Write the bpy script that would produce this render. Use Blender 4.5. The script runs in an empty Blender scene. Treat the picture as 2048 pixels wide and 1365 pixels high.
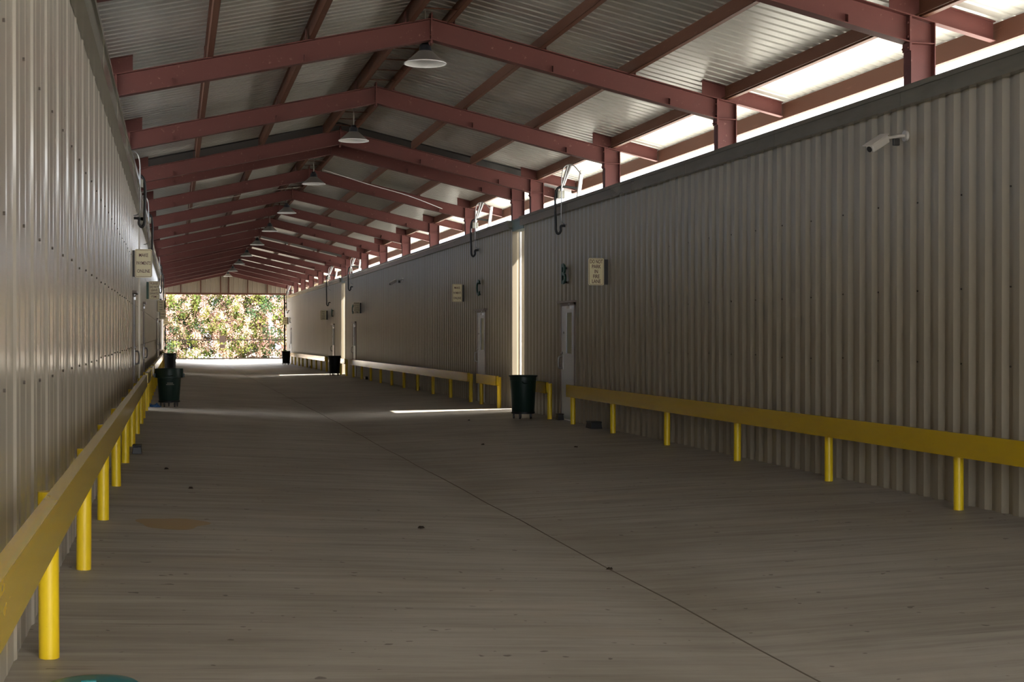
import bpy, math, random
from mathutils import Vector, Matrix
random.seed(7)
S = bpy.context.scene
C = S.collection
R = math.radians

# ------------------------------------------------------------------ geometry of the place
XL, XR = -0.70, 7.10            # faces of the two metal-clad walls
XRID = 3.215                    # ridge
XCR = 3.0                       # joint in the middle of the drive lane
CAPB, CAPT = 2.25, 2.44         # parapet cap, bottom and top (camera is z=0)
ZROOF = 2.33                    # storage building roofs
YEND = 94.3                     # open gable end
Y0 = -5.4

def drop(y):
    d = 0.0
    if y > 7: d += .0018 * (min(y, 30) - 7)
    if y > 30: d += .0042 * (min(y, 96) - 30)
    return d

def fz(x, y):
    if x <= XCR:
        t = max(0, min(1, (x - XL) / (XCR - XL)))
        b = -1.46 + t * (-1.665 + 1.46)
        if x < XL: b = -1.46
    else:
        t = max(0, min(1, (x - XCR) / (XR - XCR)))
        b = -1.665 + t * (-1.58 + 1.665)
    return b - drop(y)

def rtop(x): return 4.06 - .225 * abs(x - XRID)     # top of the rafters

# ------------------------------------------------------------------ helpers
class MB:
    def __init__(s): s.v = []; s.f = []; s.m = []
    def face(s, pts, m=0):
        n = len(s.v); s.v += [tuple(p) for p in pts]; s.f.append(tuple(range(n, n + len(pts)))); s.m.append(m)
    def hexa(s, p, m=0):
        n = len(s.v); s.v += [tuple(q) for q in p]
        for f in ((0,3,2,1),(4,5,6,7),(0,1,5,4),(1,2,6,5),(2,3,7,6),(3,0,4,7)):
            s.f.append(tuple(n + i for i in f)); s.m.append(m)
    def box(s, x0, x1, y0, y1, z0, z1, m=0):
        s.hexa([(x0,y0,z0),(x1,y0,z0),(x1,y1,z0),(x0,y1,z0),(x0,y0,z1),(x1,y0,z1),(x1,y1,z1),(x0,y1,z1)], m)
    def bar(s, a, b, up, side, u0, u1, w0, w1, m=0):
        a = Vector(a); b = Vector(b); up = Vector(up); side = Vector(side)
        p = []
        for u in (u0, u1):
            p += [a+up*u+side*w0, b+up*u+side*w0, b+up*u+side*w1, a+up*u+side*w1]
        s.hexa(p, m)
    def cyl(s, a, b, r, n=12, r2=None, m=0, caps=True):
        a = Vector(a); b = Vector(b); r2 = r if r2 is None else r2
        d = (b - a).normalized()
        q = Vector((0,0,1)) if abs(d.z) < .9 else Vector((1,0,0))
        e = d.cross(q).normalized(); g = d.cross(e)
        k = len(s.v)
        for c, rr in ((a, r), (b, r2)):
            for i in range(n):
                t = 2*math.pi*i/n
                s.v.append(tuple(c + e*math.cos(t)*rr + g*math.sin(t)*rr))
        for i in range(n):
            j = (i+1) % n
            s.f.append((k+i, k+n+i, k+n+j, k+j)); s.m.append(m)
        if caps:
            s.f.append(tuple(k+i for i in range(n))); s.m.append(m)
            s.f.append(tuple(k+n+n-1-i for i in range(n))); s.m.append(m)
    def lathe(s, prof, n=28, m=0, c=(0,0,0), cap0=False, cap1=False):
        k = len(s.v)
        for r, z in prof:
            for i in range(n):
                t = 2*math.pi*i/n
                s.v.append((c[0]+r*math.cos(t), c[1]+r*math.sin(t), c[2]+z))
        for a in range(len(prof)-1):
            for i in range(n):
                j = (i+1) % n
                s.f.append((k+a*n+i, k+a*n+j, k+(a+1)*n+j, k+(a+1)*n+i)); s.m.append(m)
        if cap0: s.f.append(tuple(k+n-1-i for i in range(n))); s.m.append(m)
        if cap1: s.f.append(tuple(k+(len(prof)-1)*n+i for i in range(n))); s.m.append(m)
    def tube(s, pts, r, n=10, m=0):
        # smooth path through the points (Catmull-Rom), one continuous tube
        P = [Vector(p) for p in pts]
        Q = []
        for i in range(len(P)-1):
            p0 = P[max(i-1,0)]; p1 = P[i]; p2 = P[i+1]; p3 = P[min(i+2,len(P)-1)]
            for k in range(6):
                t = k/6
                Q.append(.5*((2*p1)+(p2-p0)*t+(2*p0-5*p1+4*p2-p3)*t*t+(3*p1-p0-3*p2+p3)*t**3))
        Q.append(P[-1])
        d = (Q[1]-Q[0]).normalized()
        q = Vector((0,1,0)) if abs(d.y) < .9 else Vector((1,0,0))
        e = d.cross(q).normalized()
        k0 = len(s.v)
        for i, c in enumerate(Q):
            a = Q[max(i-1,0)]; b = Q[min(i+1,len(Q)-1)]
            d = (b-a).normalized()
            e = (e - d*e.dot(d)).normalized(); g = d.cross(e)
            for j in range(n):
                t = 2*math.pi*j/n
                s.v.append(tuple(c+e*math.cos(t)*r+g*math.sin(t)*r))
        for i in range(len(Q)-1):
            for j in range(n):
                l = (j+1) % n
                s.f.append((k0+i*n+j, k0+i*n+l, k0+(i+1)*n+l, k0+(i+1)*n+j)); s.m.append(m)
        s.f.append(tuple(k0+n-1-j for j in range(n))); s.m.append(m)
        s.f.append(tuple(k0+(len(Q)-1)*n+j for j in range(n))); s.m.append(m)
    def build(s, name, mats, parent=None, smooth=False, bevel=0):
        me = bpy.data.meshes.new(name)
        me.from_pydata(s.v, [], s.f)
        if not isinstance(mats, (list, tuple)): mats = [mats]
        for m in mats: me.materials.append(m)
        me.polygons.foreach_set('material_index', s.m)
        if smooth:
            me.polygons.foreach_set('use_smooth', [True]*len(s.f))
        me.validate(); me.update()
        if smooth: me.set_sharp_from_angle(angle=R(40))
        o = bpy.data.objects.new(name, me); C.objects.link(o)
        if parent: o.parent = parent
        if bevel:
            b = o.modifiers.new('bevel', 'BEVEL'); b.width = bevel; b.segments = 2; b.limit_method = 'ANGLE'
        return o

def tag(o, label=None, cat=None, group=None, kind=None):
    if label: o['label'] = label
    if cat: o['category'] = cat
    if group: o['group'] = group
    if kind: o['kind'] = kind
    return o
def empty(name, loc, label, cat, group=None, rz=0, kind=None):
    o = bpy.data.objects.new(name, None); C.objects.link(o)
    o.empty_display_size = .2
    o.location = loc; o.rotation_euler = (0,0,rz)
    return tag(o, label, cat, group, kind)
def copy_tree(o, parent=None):
    c = o.copy(); C.objects.link(c)
    if parent: c.parent = parent
    for ch in list(o.children): copy_tree(ch, c)
    return c

# ------------------------------------------------------------------ materials
def mat(name, col, rough=.5, metal=0.0, spec=.5, var=None, bump=None, coat=0):
    """var = (scale xyz, amount, colour2) ; bump = (scale xyz, strength, distance)"""
    m = bpy.data.materials.new(name); m.use_nodes = True
    nt = m.node_tree; b = nt.nodes['Principled BSDF']
    b.inputs['Base Color'].default_value = (*col, 1)
    b.inputs['Roughness'].default_value = rough
    b.inputs['Metallic'].default_value = metal
    b.inputs['Specular IOR Level'].default_value = spec
    b.inputs['Coat Weight'].default_value = coat
    if coat: b.inputs['Coat Roughness'].default_value = .12
    geo = nt.nodes.new('ShaderNodeNewGeometry')
    def noise(sc, detail=5, rough_=.6):
        mp = nt.nodes.new('ShaderNodeMapping'); mp.inputs['Scale'].default_value = sc
        nt.links.new(geo.outputs['Position'], mp.inputs['Vector'])
        n = nt.nodes.new('ShaderNodeTexNoise'); n.inputs['Scale'].default_value = 1
        n.inputs['Detail'].default_value = detail; n.inputs['Roughness'].default_value = rough_
        nt.links.new(mp.outputs['Vector'], n.inputs['Vector'])
        return n
    cur = None
    for v in (var or []):
        sc, lo, hi, amt, c2 = v
        n = noise(sc)
        r = nt.nodes.new('ShaderNodeMapRange'); r.inputs['From Min'].default_value = lo; r.inputs['From Max'].default_value = hi
        r.inputs['To Max'].default_value = amt
        nt.links.new(n.outputs['Fac'], r.inputs['Value'])
        mx = nt.nodes.new('ShaderNodeMix'); mx.data_type = 'RGBA'
        mx.inputs['A'].default_value = (*col, 1); mx.inputs['B'].default_value = (*c2, 1)
        nt.links.new(r.outputs['Result'], mx.inputs['Factor'])
        if cur: nt.links.new(cur, mx.inputs['A'])
        cur = mx.outputs['Result']
    if cur: nt.links.new(cur, b.inputs['Base Color'])
    if bump:
        sc, st, di = bump
        n = noise(sc, 3)
        bp = nt.nodes.new('ShaderNodeBump'); bp.inputs['Strength'].default_value = st; bp.inputs['Distance'].default_value = di
        nt.links.new(n.outputs['Fac'], bp.inputs['Height']); nt.links.new(bp.outputs['Normal'], b.inputs['Normal'])
    return m

M = {}
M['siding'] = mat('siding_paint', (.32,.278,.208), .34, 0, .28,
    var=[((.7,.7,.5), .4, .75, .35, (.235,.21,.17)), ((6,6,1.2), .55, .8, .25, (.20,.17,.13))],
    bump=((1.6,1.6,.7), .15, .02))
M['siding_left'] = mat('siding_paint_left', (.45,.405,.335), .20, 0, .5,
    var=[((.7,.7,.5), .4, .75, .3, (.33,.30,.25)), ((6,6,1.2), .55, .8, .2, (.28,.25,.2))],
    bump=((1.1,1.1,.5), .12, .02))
M['screw'] = mat('screw', (.10,.085,.07), .5, .4)
M['cap'] = mat('cap_metal', (.23,.22,.17), .22, .45, .5, var=[((1,1,4), .4, .7, .5, (.12,.115,.09))])
M['green_trim'] = mat('green_trim', (.03,.075,.065), .4)
M['deck'] = mat('galvanised_deck', (.50,.50,.46), .36, .4, .5,
    var=[((.6,3,.6), .4, .75, .5, (.48,.48,.44)), ((2,9,2), .5, .8, .3, (.36,.35,.30))])
M['oxide'] = mat('red_oxide_paint', (.118,.039,.034), .6, 0, .25,
    var=[((3,3,3), .5, .75, .5, (.09,.037,.033)), ((16,16,16), .64, .74, .45, (.36,.20,.16))], bump=((9,9,9), .15, .004))
M['purlin'] = mat('purlin_paint', (.12,.050,.030), .6, 0, .25,
    var=[((2,2,2), .45, .75, .5, (.12,.055,.035)), ((14,2,14), .6, .75, .4, (.27,.13,.085))])
M['yellow'] = mat('yellow_rail_paint', (.62,.41,.012), .22, 0, .5, coat=.3,
    var=[((5,2,5), .52, .75, .4, (.50,.31,.015)), ((20,14,20), .68, .76, .6, (.30,.16,.02))], bump=((2,1.2,4), .35, .02))
M['post_yellow'] = mat('yellow_post_paint', (.72,.50,.01), .35, 0, .5,
    var=[((5,5,3), .5, .75, .4, (.58,.36,.012)), ((24,24,24), .70, .76, .8, (.12,.08,.02))])
M['door'] = mat('door_paint', (.55,.57,.60), .35, 0, .5, var=[((2,2,1), .5, .8, .3, (.45,.46,.47))])
M['frame_brown'] = mat('door_frame', (.17,.13,.11), .45)
M['lite'] = mat('wired_glass', (.22,.22,.12), .12, 0, .6)
M['chrome'] = mat('steel_hardware', (.35,.35,.35), .28, .9)
M['sign'] = mat('sign_face', (.80,.71,.44), .35, 0, .5)
M['sign_ink'] = mat('sign_lettering', (.10,.02,.014), .45)
M['bracket'] = mat('dark_bracket', (.022,.02,.018), .5)
M['green_bracket'] = mat('green_bracket', (.012,.07,.045), .45)
M['bin'] = mat('dark_green_plastic', (.005,.019,.014), .42, 0, .3, bump=((12,12,6), .1, .005))
M['bin_black'] = mat('black_plastic', (.005,.006,.007), .45, 0, .25)
M['rubber'] = mat('black_rubber', (.010,.009,.009), .5)
M['caster'] = mat('caster', (.03,.025,.022), .5)
M['alum'] = mat('lamp_shade_metal', (.34,.32,.29), .45, .5)
M['alum_in'] = mat('lamp_reflector', (.80,.80,.80), .35, .1)
M['socket'] = mat('lamp_socket', (.012,.014,.02), .4)
M['pipe'] = mat('galvanised_pipe', (.26,.26,.26), .4, .6)
M['white'] = mat('white_paint', (.75,.75,.75), .4)
M['cam'] = mat('camera_plastic', (.50,.47,.42), .4)
M['black'] = mat('black_box', (.010,.010,.011), .45)
M['gable'] = mat('gable_siding', (.36,.30,.22), .35, 0, .5)
M['roof_top'] = mat('white_roof', (.55,.54,.51), .5)
M['blue'] = mat('blue_cloth', (.05,.14,.35), .8, 0, .2)
M['teal'] = mat('teal_plastic', (.01,.16,.17), .4)
M['iron'] = mat('gate_iron', (.010,.008,.007), .8, 0, .1)
M['notice'] = mat('gate_notice', (.022,.015,.012), .9, 0, .1)
M['bark'] = mat('bark', (.30,.20,.14), .8, 0, .2, var=[((6,6,2), .4, .7, .6, (.18,.12,.08))])
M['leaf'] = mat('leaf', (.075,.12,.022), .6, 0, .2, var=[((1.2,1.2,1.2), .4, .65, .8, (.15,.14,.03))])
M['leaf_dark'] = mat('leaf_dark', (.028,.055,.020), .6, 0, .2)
M['blossom'] = mat('blossom', (.52,.31,.27), .8, 0, .1, var=[((.9,.9,.9), .42, .6, .9, (.52,.38,.27))])
M['soil'] = mat('pale_gravel', (.62,.55,.46), .9, 0, .2, var=[((1,1,1), .4, .7, .6, (.50,.43,.33))])
M['cable'] = mat('grey_cable', (.30,.28,.25), .5)
M['void'] = mat('joint_flashing', (.012,.012,.012), .6)
M['litter'] = mat('dark_litter', (.03,.022,.015), .9, 0, .1)

def floor_material():
    m = bpy.data.materials.new('concrete'); m.use_nodes = True
    nt = m.node_tree; L = nt.links; b = nt.nodes['Principled BSDF']
    b.inputs['Roughness'].default_value = .55; b.inputs['Specular IOR Level'].default_value = .35
    geo = nt.nodes.new('ShaderNodeNewGeometry')
    def noise(sc, d=6, ro=.6, dist=0):
        mp = nt.nodes.new('ShaderNodeMapping'); mp.inputs['Scale'].default_value = sc
        L.new(geo.outputs['Position'], mp.inputs['Vector'])
        n = nt.nodes.new('ShaderNodeTexNoise'); n.inputs['Scale'].default_value = 1
        n.inputs['Detail'].default_value = d; n.inputs['Roughness'].default_value = ro; n.inputs['Distortion'].default_value = dist
        L.new(mp.outputs['Vector'], n.inputs['Vector']); return n.outputs['Fac']
    def rng(v, a, c, t0=0., t1=1.):
        r = nt.nodes.new('ShaderNodeMapRange'); r.inputs['From Min'].default_value = a; r.inputs['From Max'].default_value = c
        r.inputs['To Min'].default_value = t0; r.inputs['To Max'].default_value = t1
        L.new(v, r.inputs['Value']); return r.outputs['Result']
    def mix(f, A, B):
        x = nt.nodes.new('ShaderNodeMix'); x.data_type = 'RGBA'
        L.new(f, x.inputs['Factor'])
        for n_, q in (('A', A), ('B', B)):
            if isinstance(q, tuple): x.inputs[n_].default_value = (*q, 1)
            else: L.new(q, x.inputs[n_])
        return x.outputs['Result']
    def mul(a, c):
        x = nt.nodes.new('ShaderNodeMath'); x.operation = 'MULTIPLY'
        L.new(a, x.inputs[0])
        if isinstance(c, (int, float)): x.inputs[1].default_value = c
        else: L.new(c, x.inputs[1])
        return x.outputs[0]
    base = (.385,.352,.303)
    c = mix(rng(noise((.45,.45,1)), .38, .66), base, (.295,.262,.218))
    # broom marks across the lane
    c = mix(rng(noise((.7,9,1), 5, .65),   .44, .70, 0, .62), c, (.19,.165,.132))
    c = mix(rng(noise((.5,4.5,1), 4, .6), .52, .70, 0, .55), c, (.43,.395,.34))
    # pale/warm blotches
    c = mix(rng(noise((.9,1.4,1), 4), .55, .75, 0, .5), c, (.42,.345,.265))
    # tyre scuffs, short and dark, across the lane
    sc = mul(rng(noise((1.1,22,1), 2, .4), .66, .72), rng(noise((.5,1.1,1), 3), .5, .58))
    c = mix(mul(sc, .6), c, (.13,.105,.085))
    # small spots
    c = mix(mul(rng(noise((13,13,1), 1, .3), .76, .79), .75), c, (.07,.055,.04))
    # dirt that gathers along the joint
    sep = nt.nodes.new('ShaderNodeSeparateXYZ'); L.new(geo.outputs['Position'], sep.inputs[0])
    dx = nt.nodes.new('ShaderNodeMath'); dx.operation = 'SUBTRACT'; L.new(sep.outputs['X'], dx.inputs[0]); dx.inputs[1].default_value = XCR + .18
    ab = nt.nodes.new('ShaderNodeMath'); ab.operation = 'ABSOLUTE'; L.new(dx.outputs[0], ab.inputs[0])
    c = mix(mul(rng(ab.outputs[0], .75, .1), rng(noise((1.2,.5,1), 4), .35, .65, .1, .5)), c, (.19,.155,.115))
    L.new(c, b.inputs['Base Color'])
    bp = nt.nodes.new('ShaderNodeBump'); bp.inputs['Strength'].default_value = .25; bp.inputs['Distance'].default_value = .006
    L.new(noise((3,40,1), 4), bp.inputs['Height']); L.new(bp.outputs['Normal'], b.inputs['Normal'])
    L.new(rng(noise((.8,6,1), 4), .3, .7, .42, .68), b.inputs['Roughness'])
    return m
M['concrete'] = floor_material()
M['joint'] = mat('joint_line', (.13,.105,.08), .8)
M['stain'] = mat('rust_stain', (.36,.25,.12), .55, 0, .35, var=[((8,20,1), .4, .7, .6, (.34,.26,.17))])

# ------------------------------------------------------------------ floor
mb = MB()
xs = [-15, XL, 0, .8, 1.6, 2.3, XCR, 3.7, 4.5, 5.4, 6.3, XR, 21]
ys = [-14, 0, 7, 15, 22, 30, 40, 52, 64, 76, 88, 96.5]
for i in range(len(xs)-1):
    for j in range(len(ys)-1):
        p = [(xs[i],ys[j]),(xs[i+1],ys[j]),(xs[i+1],ys[j+1]),(xs[i],ys[j+1])]
        mb.face([(x,y,fz(x,y)) for x,y in p], 0)
# the joint: a narrow open groove drawn as a slightly raised dark sealant line
for j in range(len(ys)-1):
    a, c = ys[j], ys[j+1]
    n = max(2, int((c-a)/1.2))
    for k in range(n):
        ya = a+(c-a)*k/n; yb = a+(c-a)*(k+1)/n
        w = .005
        wob = lambda y: .012*math.sin(y*1.7)+.008*math.sin(y*5.1)
        mb.hexa([(XCR-w+wob(ya),ya,fz(XCR,ya)-.02),(XCR+w+wob(ya),ya,fz(XCR,ya)-.02),(XCR+w+wob(yb),yb,fz(XCR,yb)-.02),(XCR-w+wob(yb),yb,fz(XCR,yb)-.02),
                 (XCR-w+wob(ya),ya,fz(XCR,ya)+.003),(XCR+w+wob(ya),ya,fz(XCR,ya)+.003),(XCR+w+wob(yb),yb,fz(XCR,yb)+.003),(XCR-w+wob(yb),yb,fz(XCR,yb)+.003)], 1)
tag(mb.build('floor', [M['concrete'], M['joint']]), 'worn concrete lane with a joint down the middle', kind='structure')

# pale ground beyond the canopy
mb = MB()
mb.box(-30, 45, 96.5, 104.5, -2.15, -1.872)
tag(mb.build('apron', M['soil']), 'sunlit pale pavement beyond the open end', kind='structure')
mb = MB()
mb.box(-60, 80, 104.5, 170, -2.15, -1.90)
tag(mb.build('ground_beyond', M['soil']), 'bright gravel ground under the bushes', kind='structure')
mb = MB(); mb.box(-120, -15, -60, 96.5, -1.9, -1.6); mb.box(21, 120, -60, 96.5, -1.9, -1.6); mb.box(-15, 21, -60, -14, -1.9, -1.6)
tag(mb.build('outer_ground', M['soil']), 'open ground around the storage buildings', kind='structure')

# ------------------------------------------------------------------ clad walls
PITCH = .268
PROF_R = [(0,0),(.095,0),(.120,-.034),(.203,-.034)]
PROF_L = [(0,0),(.040,.010),(.075,.010),(.110,0),(.250,0),(.275,.003),(.300,.003),(.325,0),(.520,0),(.545,.003),(.570,.003),(.595,0)]      # y along the wall, depth (negative = into the wall)
DOORH = 2.19
DOORS = [25.44, 33.1, 57.7, 65.6, 90.2]
SECT = [(Y0, 28.8), (29.9, 60.9), (62.3, 93.9)]

def clad(side, ya, yb, doors, matl, name):
    mb = MB()
    sgn = 1 if side > 0 else -1
    X = XR if side > 0 else XL
    PROF = PROF_R if side > 0 else PROF_L
    PI_ = PITCH if side > 0 else PITCH*3
    pts = []
    y = ya
    while y < yb:
        for dy, dd in PROF:
            if y+dy < yb: pts.append((y+dy, dd))
        y += PI_
    pts.append((yb, pts[-1][1]))
    for d in doors:
        for e in (d-.5, d+.5):
            for i in range(len(pts)-1):
                if pts[i][0] < e < pts[i+1][0]:
                    t = (e-pts[i][0])/(pts[i+1][0]-pts[i][0])
                    pts.insert(i+1, (e, pts[i][1]+t*(pts[i+1][1]-pts[i][1]))); break
    for i in range(len(pts)-1):
        (y1,d1),(y2,d2) = pts[i], pts[i+1]
        zb1 = fz(X,y1)-.03; zb2 = fz(X,y2)-.03
        ym = (y1+y2)/2
        for d in doors:
            if abs(ym-d) < .5: zb1 = zb2 = fz(X,d)+DOORH
        x1 = X - sgn*d1; x2 = X - sgn*d2
        q = [(x1,y1,zb1),(x2,y2,zb2),(x2,y2,CAPT-.03),(x1,y1,CAPT-.03)]
        mb.face(q if side < 0 else q[::-1], 0)
    # screws
    y = ya+.20
    r = 0
    while y < min(yb, 62):
        for z in (1.18+.12, .42, -.28, -1.0) if side > 0 else (1.30, .50, -.24, -.95):
            zz = z + random.uniform(-.012,.012)
            ok = all(not (abs(y-d) < .55 and zz < fz(X,d)+DOORH+.1) for d in doors)
            if ok and zz > fz(X,y)+.05:
                xx = X - sgn*.0
                # screws stand in the pans
                xx = X + sgn*(.034 if side > 0 else .0)
                yy = ya + (round((y-ya)/PITCH))*PITCH + (.180 if side > 0 else .16)
                mb.cyl((xx+sgn*.002, yy, zz),(xx-sgn*.010, yy, zz), .009, 6, m=1)
        y += PITCH*3
    o = mb.build(name, [matl, M['screw']])
    return o

for i,(ya,yb) in enumerate(SECT):
    ds = [d for d in DOORS if ya < d < yb]
    nm = ['nearest','middle','farthest'][i]
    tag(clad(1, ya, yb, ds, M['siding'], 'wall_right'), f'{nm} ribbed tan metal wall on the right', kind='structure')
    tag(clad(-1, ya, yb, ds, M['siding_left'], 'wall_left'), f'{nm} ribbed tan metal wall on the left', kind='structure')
    # end walls in the alleys (ribbed too) and flat roof of each building
    for s_ in (1,-1):
        X = XR if s_ > 0 else XL
        Xo = X + s_*13.5
        for ye, nrm in ((ya,-1),(yb,1)):
            m2 = MB()
            n = int(13.5/PITCH)
            pp = []
            for k in range(n+1):
                for dy, dd in PROF_R: pp.append((min(k*PITCH+dy, 13.5), dd))
            for a in range(len(pp)-1):
                (u1,d1),(u2,d2) = pp[a], pp[a+1]
                if u2-u1 < 1e-5: continue
                yy1 = ye + nrm*d1; yy2 = ye + nrm*d2
                m2.face([(X+s_*u1,yy1,-1.95),(X+s_*u2,yy2,-1.95),(X+s_*u2,yy2,ZROOF),(X+s_*u1,yy1,ZROOF)], 0)
            # corner trim
            m2.box(min(X,X+s_*.10), max(X,X+s_*.10), min(ye,ye+nrm*.012), max(ye,ye+nrm*.012), -1.95, ZROOF, 0)
            m2.box(min(X,X-s_*.010), max(X,X-s_*.010), min(ye-nrm*.11,ye+nrm*.012), max(ye-nrm*.11,ye+nrm*.012), fz(X,ye), ZROOF-.06, 0)
            tag(m2.build('wall_end', M['siding'] if s_ > 0 else M['siding_left']), f'ribbed end wall of the {nm} building on the {"right" if s_>0 else "left"}, {"near" if nrm<0 else "far"} end', kind='structure')
        m2 = MB()
        a, c = sorted((X+s_*.04, Xo+s_*.3))
        m2.box(a, c, ya-.02, yb+.02, ZROOF-.10, ZROOF)
        # low standing seams
        y = ya+.3
        while y < yb:
            m2.box(a+.1, c, y-.012, y+.012, ZROOF, ZROOF+.04); y += .6
        tag(m2.build('building_roof', M['roof_top']), f'pale flat roof of the {nm} storage building on the {"right" if s_>0 else "left"}', kind='structure')
        # parapet cap (trim) along the lane
        m2 = MB()
        xf = X - s_*.10; xb = X + s_*.06
        hl = CAPB if s_ > 0 else CAPB+.03
        ht = CAPT if s_ > 0 else CAPT+.10
        def cbox(x0,x1,z0,z1): m2.box(min(x0,x1),max(x0,x1),ya-.03,yb+.03,z0,z1)
        cbox(xf, xf+s_*.02, hl+.015, ht-.05)
        cbox(xf-s_*.02, xb+s_*.02, ht-.05, ht)
        cbox(xf, X-s_*.002, hl, hl+.015)
        cbox(xf+s_*.02, xb, ht-.16, ht-.05)
        y = ya+3.0
        while y < yb:                       # seams of the cap
            cb = sorted((xf-s_*.0035, xf+s_*.02))
            m2.box(cb[0], cb[1], y-.012, y+.012, hl+.01, ht-.052); y += 3.05
        k = i*2 + (1 if s_ > 0 else 2)
        tag(m2.build(f'trim_{k}', M['cap']), f'dark cap running along the top of the {nm} {"right" if s_>0 else "left"} wall', kind='structure')

# dark green gutter pieces bridging the two alleys
for g,(a,c) in enumerate(((28.83,29.87),(60.93,62.27))):
    for s_ in (1,-1):
        X = XR if s_ > 0 else XL
        m2 = MB()
        x0, x1 = sorted((X-s_*.02, X+s_*.16))
        m2.box(x0, x1, a, c, CAPB-.05, CAPB+.16)
        m2.box(x0-.015, x1+.015, a, c, CAPB+.155, CAPB+.19)
        tag(m2.build('gutter_box', M['green_trim']), f'dark green gutter piece bridging the {"nearer" if g==0 else "farther"} gap in the {"right" if s_>0 else "left"} wall', 'gutter')

# white downpipes in the alleys on the right
for g,(x_,y_) in enumerate(((7.245,29.80),(7.27,62.18))):
    m2 = MB(); m2.box(x_-.02, x_+.02, y_-.04, y_+.02, fz(XR,y_)+.01, CAPB-.06)
    tag(m2.build('downpipe', M['white'], bevel=.008), f'white square downpipe in the {"nearer" if g==0 else "farther"} gap between right-hand buildings', 'pipe')

# ------------------------------------------------------------------ doors
LETTERS = {0:'B',1:'C',2:'C',3:'D',4:'D'}
def text_mesh(body, size, name='lettering'):
    cu = bpy.data.curves.new(name, 'FONT'); cu.body = body; cu.size = size
    cu.align_x = 'CENTER'; cu.align_y = 'CENTER'; cu.extrude = .0015; cu.offset = size*.010; cu.space_line = 1.0
    cu.resolution_u = 3
    o = bpy.data.objects.new(name, cu); C.objects.link(o)
    dg = bpy.context.evaluated_depsgraph_get()
    me = bpy.data.meshes.new_from_object(o.evaluated_get(dg))
    bpy.data.objects.remove(o); bpy.data.curves.remove(cu)
    me.name = name
    return me

def door(s_, d, n, ltr):
    X = XR if s_ > 0 else XL
    z = fz(X, d) + .01
    side = 'right' if s_ > 0 else 'left'
    r = empty(f'door_{n}', (X, d, z), f'white metal door in the {side} wall', None, kind='structure')
    sx = -s_            # towards the lane
    def bx(m_, a0, a1, y0, y1, z0, z1, k=0):      # a = distance from the wall face towards the lane
        x0, x1 = sorted((sx*a0, sx*a1)); m_.box(x0, x1, y0, y1, z0, z1, k)
    f = MB()
    bx(f, -.06, .020, -.50, -.455, 0, DOORH-.02); bx(f, -.06, .020, .455, .50, 0, DOORH-.02)
    bx(f, -.06, .020, -.50, .50, DOORH-.065, DOORH-.02); bx(f, -.02, .07, -.56, .56, DOORH-.02, DOORH+.02)
    f.build('door_frame', M['frame_brown'], r)
    l = MB()
    # leaf built around the narrow window opening near the hinge side
    y0, y1 = -.45, .45; w0, w1 = -.30, .12; a, b_ = 1.22, 2.00
    bx(l, -.035, .005, y0, w0, 0, DOORH-.07); bx(l, -.035, .005, w1, y1, 0, DOORH-.07)
    bx(l, -.035, .005, w0, w1, 0, a); bx(l, -.035, .005, w0, w1, b_, DOORH-.07)
    lf = l.build('door_leaf', M['door'], r)
    g = MB()
    bx(g, -.020, -.012, w0, w1, a, b_)
    g.build('window_pane', M['lite'], lf)
    g = MB()
    for yy in (w0, w1): bx(g, .005, .012, yy-.012, yy+.012, a-.012, b_+.012)
    for zz in (a, b_): bx(g, .005, .012, w0, w1, zz-.012, zz+.012)
    g.build('window_bead', M['door'], lf)
    h = MB()
    bx(h, .005, .012, .33, .42, .92, 1.20)
    px = sx*.085
    h.tube([(sx*.01,.38,1.17),(sx*.06,.38,1.17),(px,.38,1.13),(px,.38,.99),(sx*.06,.38,.95),(sx*.01,.38,.95)], .015, 8)
    h.cyl((sx*.005,.38,1.24),(sx*.03,.38,1.24), .024, 12)
    h.build('handle', M['chrome'], lf, smooth=True)
    h = MB(); h.cyl((sx*.005,.28,1.62),(sx*.011,.28,1.62), .022, 10); h.build('viewer', M['bracket'], lf)
    h = MB(); bx(h, .005, .045, -.25, -.05, DOORH-.13, DOORH-.08)
    h.bar((sx*.03,-.10,DOORH-.09),(sx*.03,-.16,DOORH-.04), (0,0,1),(1,0,0), -.008,.008,-.008,.008)
    h.build('closer', M['chrome'], lf)
    # green letter above the door, on two stand-off studs
    if s_ > 0:
        t = empty('building_letter', (X, d+.05, z+DOORH+.50), f'green letter {ltr} on the right wall above ' +
                  ['the nearest white door','the white door just past the first gap','the last door before the second gap','the door just past the second gap','the farthest door'][n_idx(d)], 'letter')
        me = text_mesh(ltr, .52)
        me.materials.clear(); me.materials.append(M['green_bracket'])
        lo = bpy.data.objects.new('letter_plate', me); C.objects.link(lo); lo.parent = t
        sm = lo.modifiers.new('thick', 'SOLIDIFY'); sm.thickness = .03; sm.offset = 0
        lo.rotation_euler = (R(90), 0, R(-90)); lo.location = (-.075, 0, 0)
        for zz in (-.13, .13):
            u = MB(); u.cyl((0.03,.07,zz),(-.07,.07,zz), .02, 8)
            u.build('stud', M['bracket'], t)
    return r
def n_idx(d): return DOORS.index(d)
for k, d in enumerate(DOORS):
    dr = door(1, d, k+1, LETTERS[k])
    dr['label'] = ['white metal door with narrow yellowish window, nearest in the right wall','white metal door with narrow dark window, right wall just past the first gap',
                   'white metal door in the right wall, last before the second gap','white metal door in the right wall, just past the second gap','white metal door at the far end of the right wall'][k]
for k, d in enumerate(DOORS):
    dl = door(-1, d, k+6, 'A')
    dl['label'] = ['nearest white metal door in the left wall, seen edge-on','white metal door in the left wall past the first gap, seen edge-on',
                   'left wall door before the second gap, seen edge-on','left wall door after the second gap, seen edge-on','farthest left wall door, seen edge-on'][k]

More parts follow.
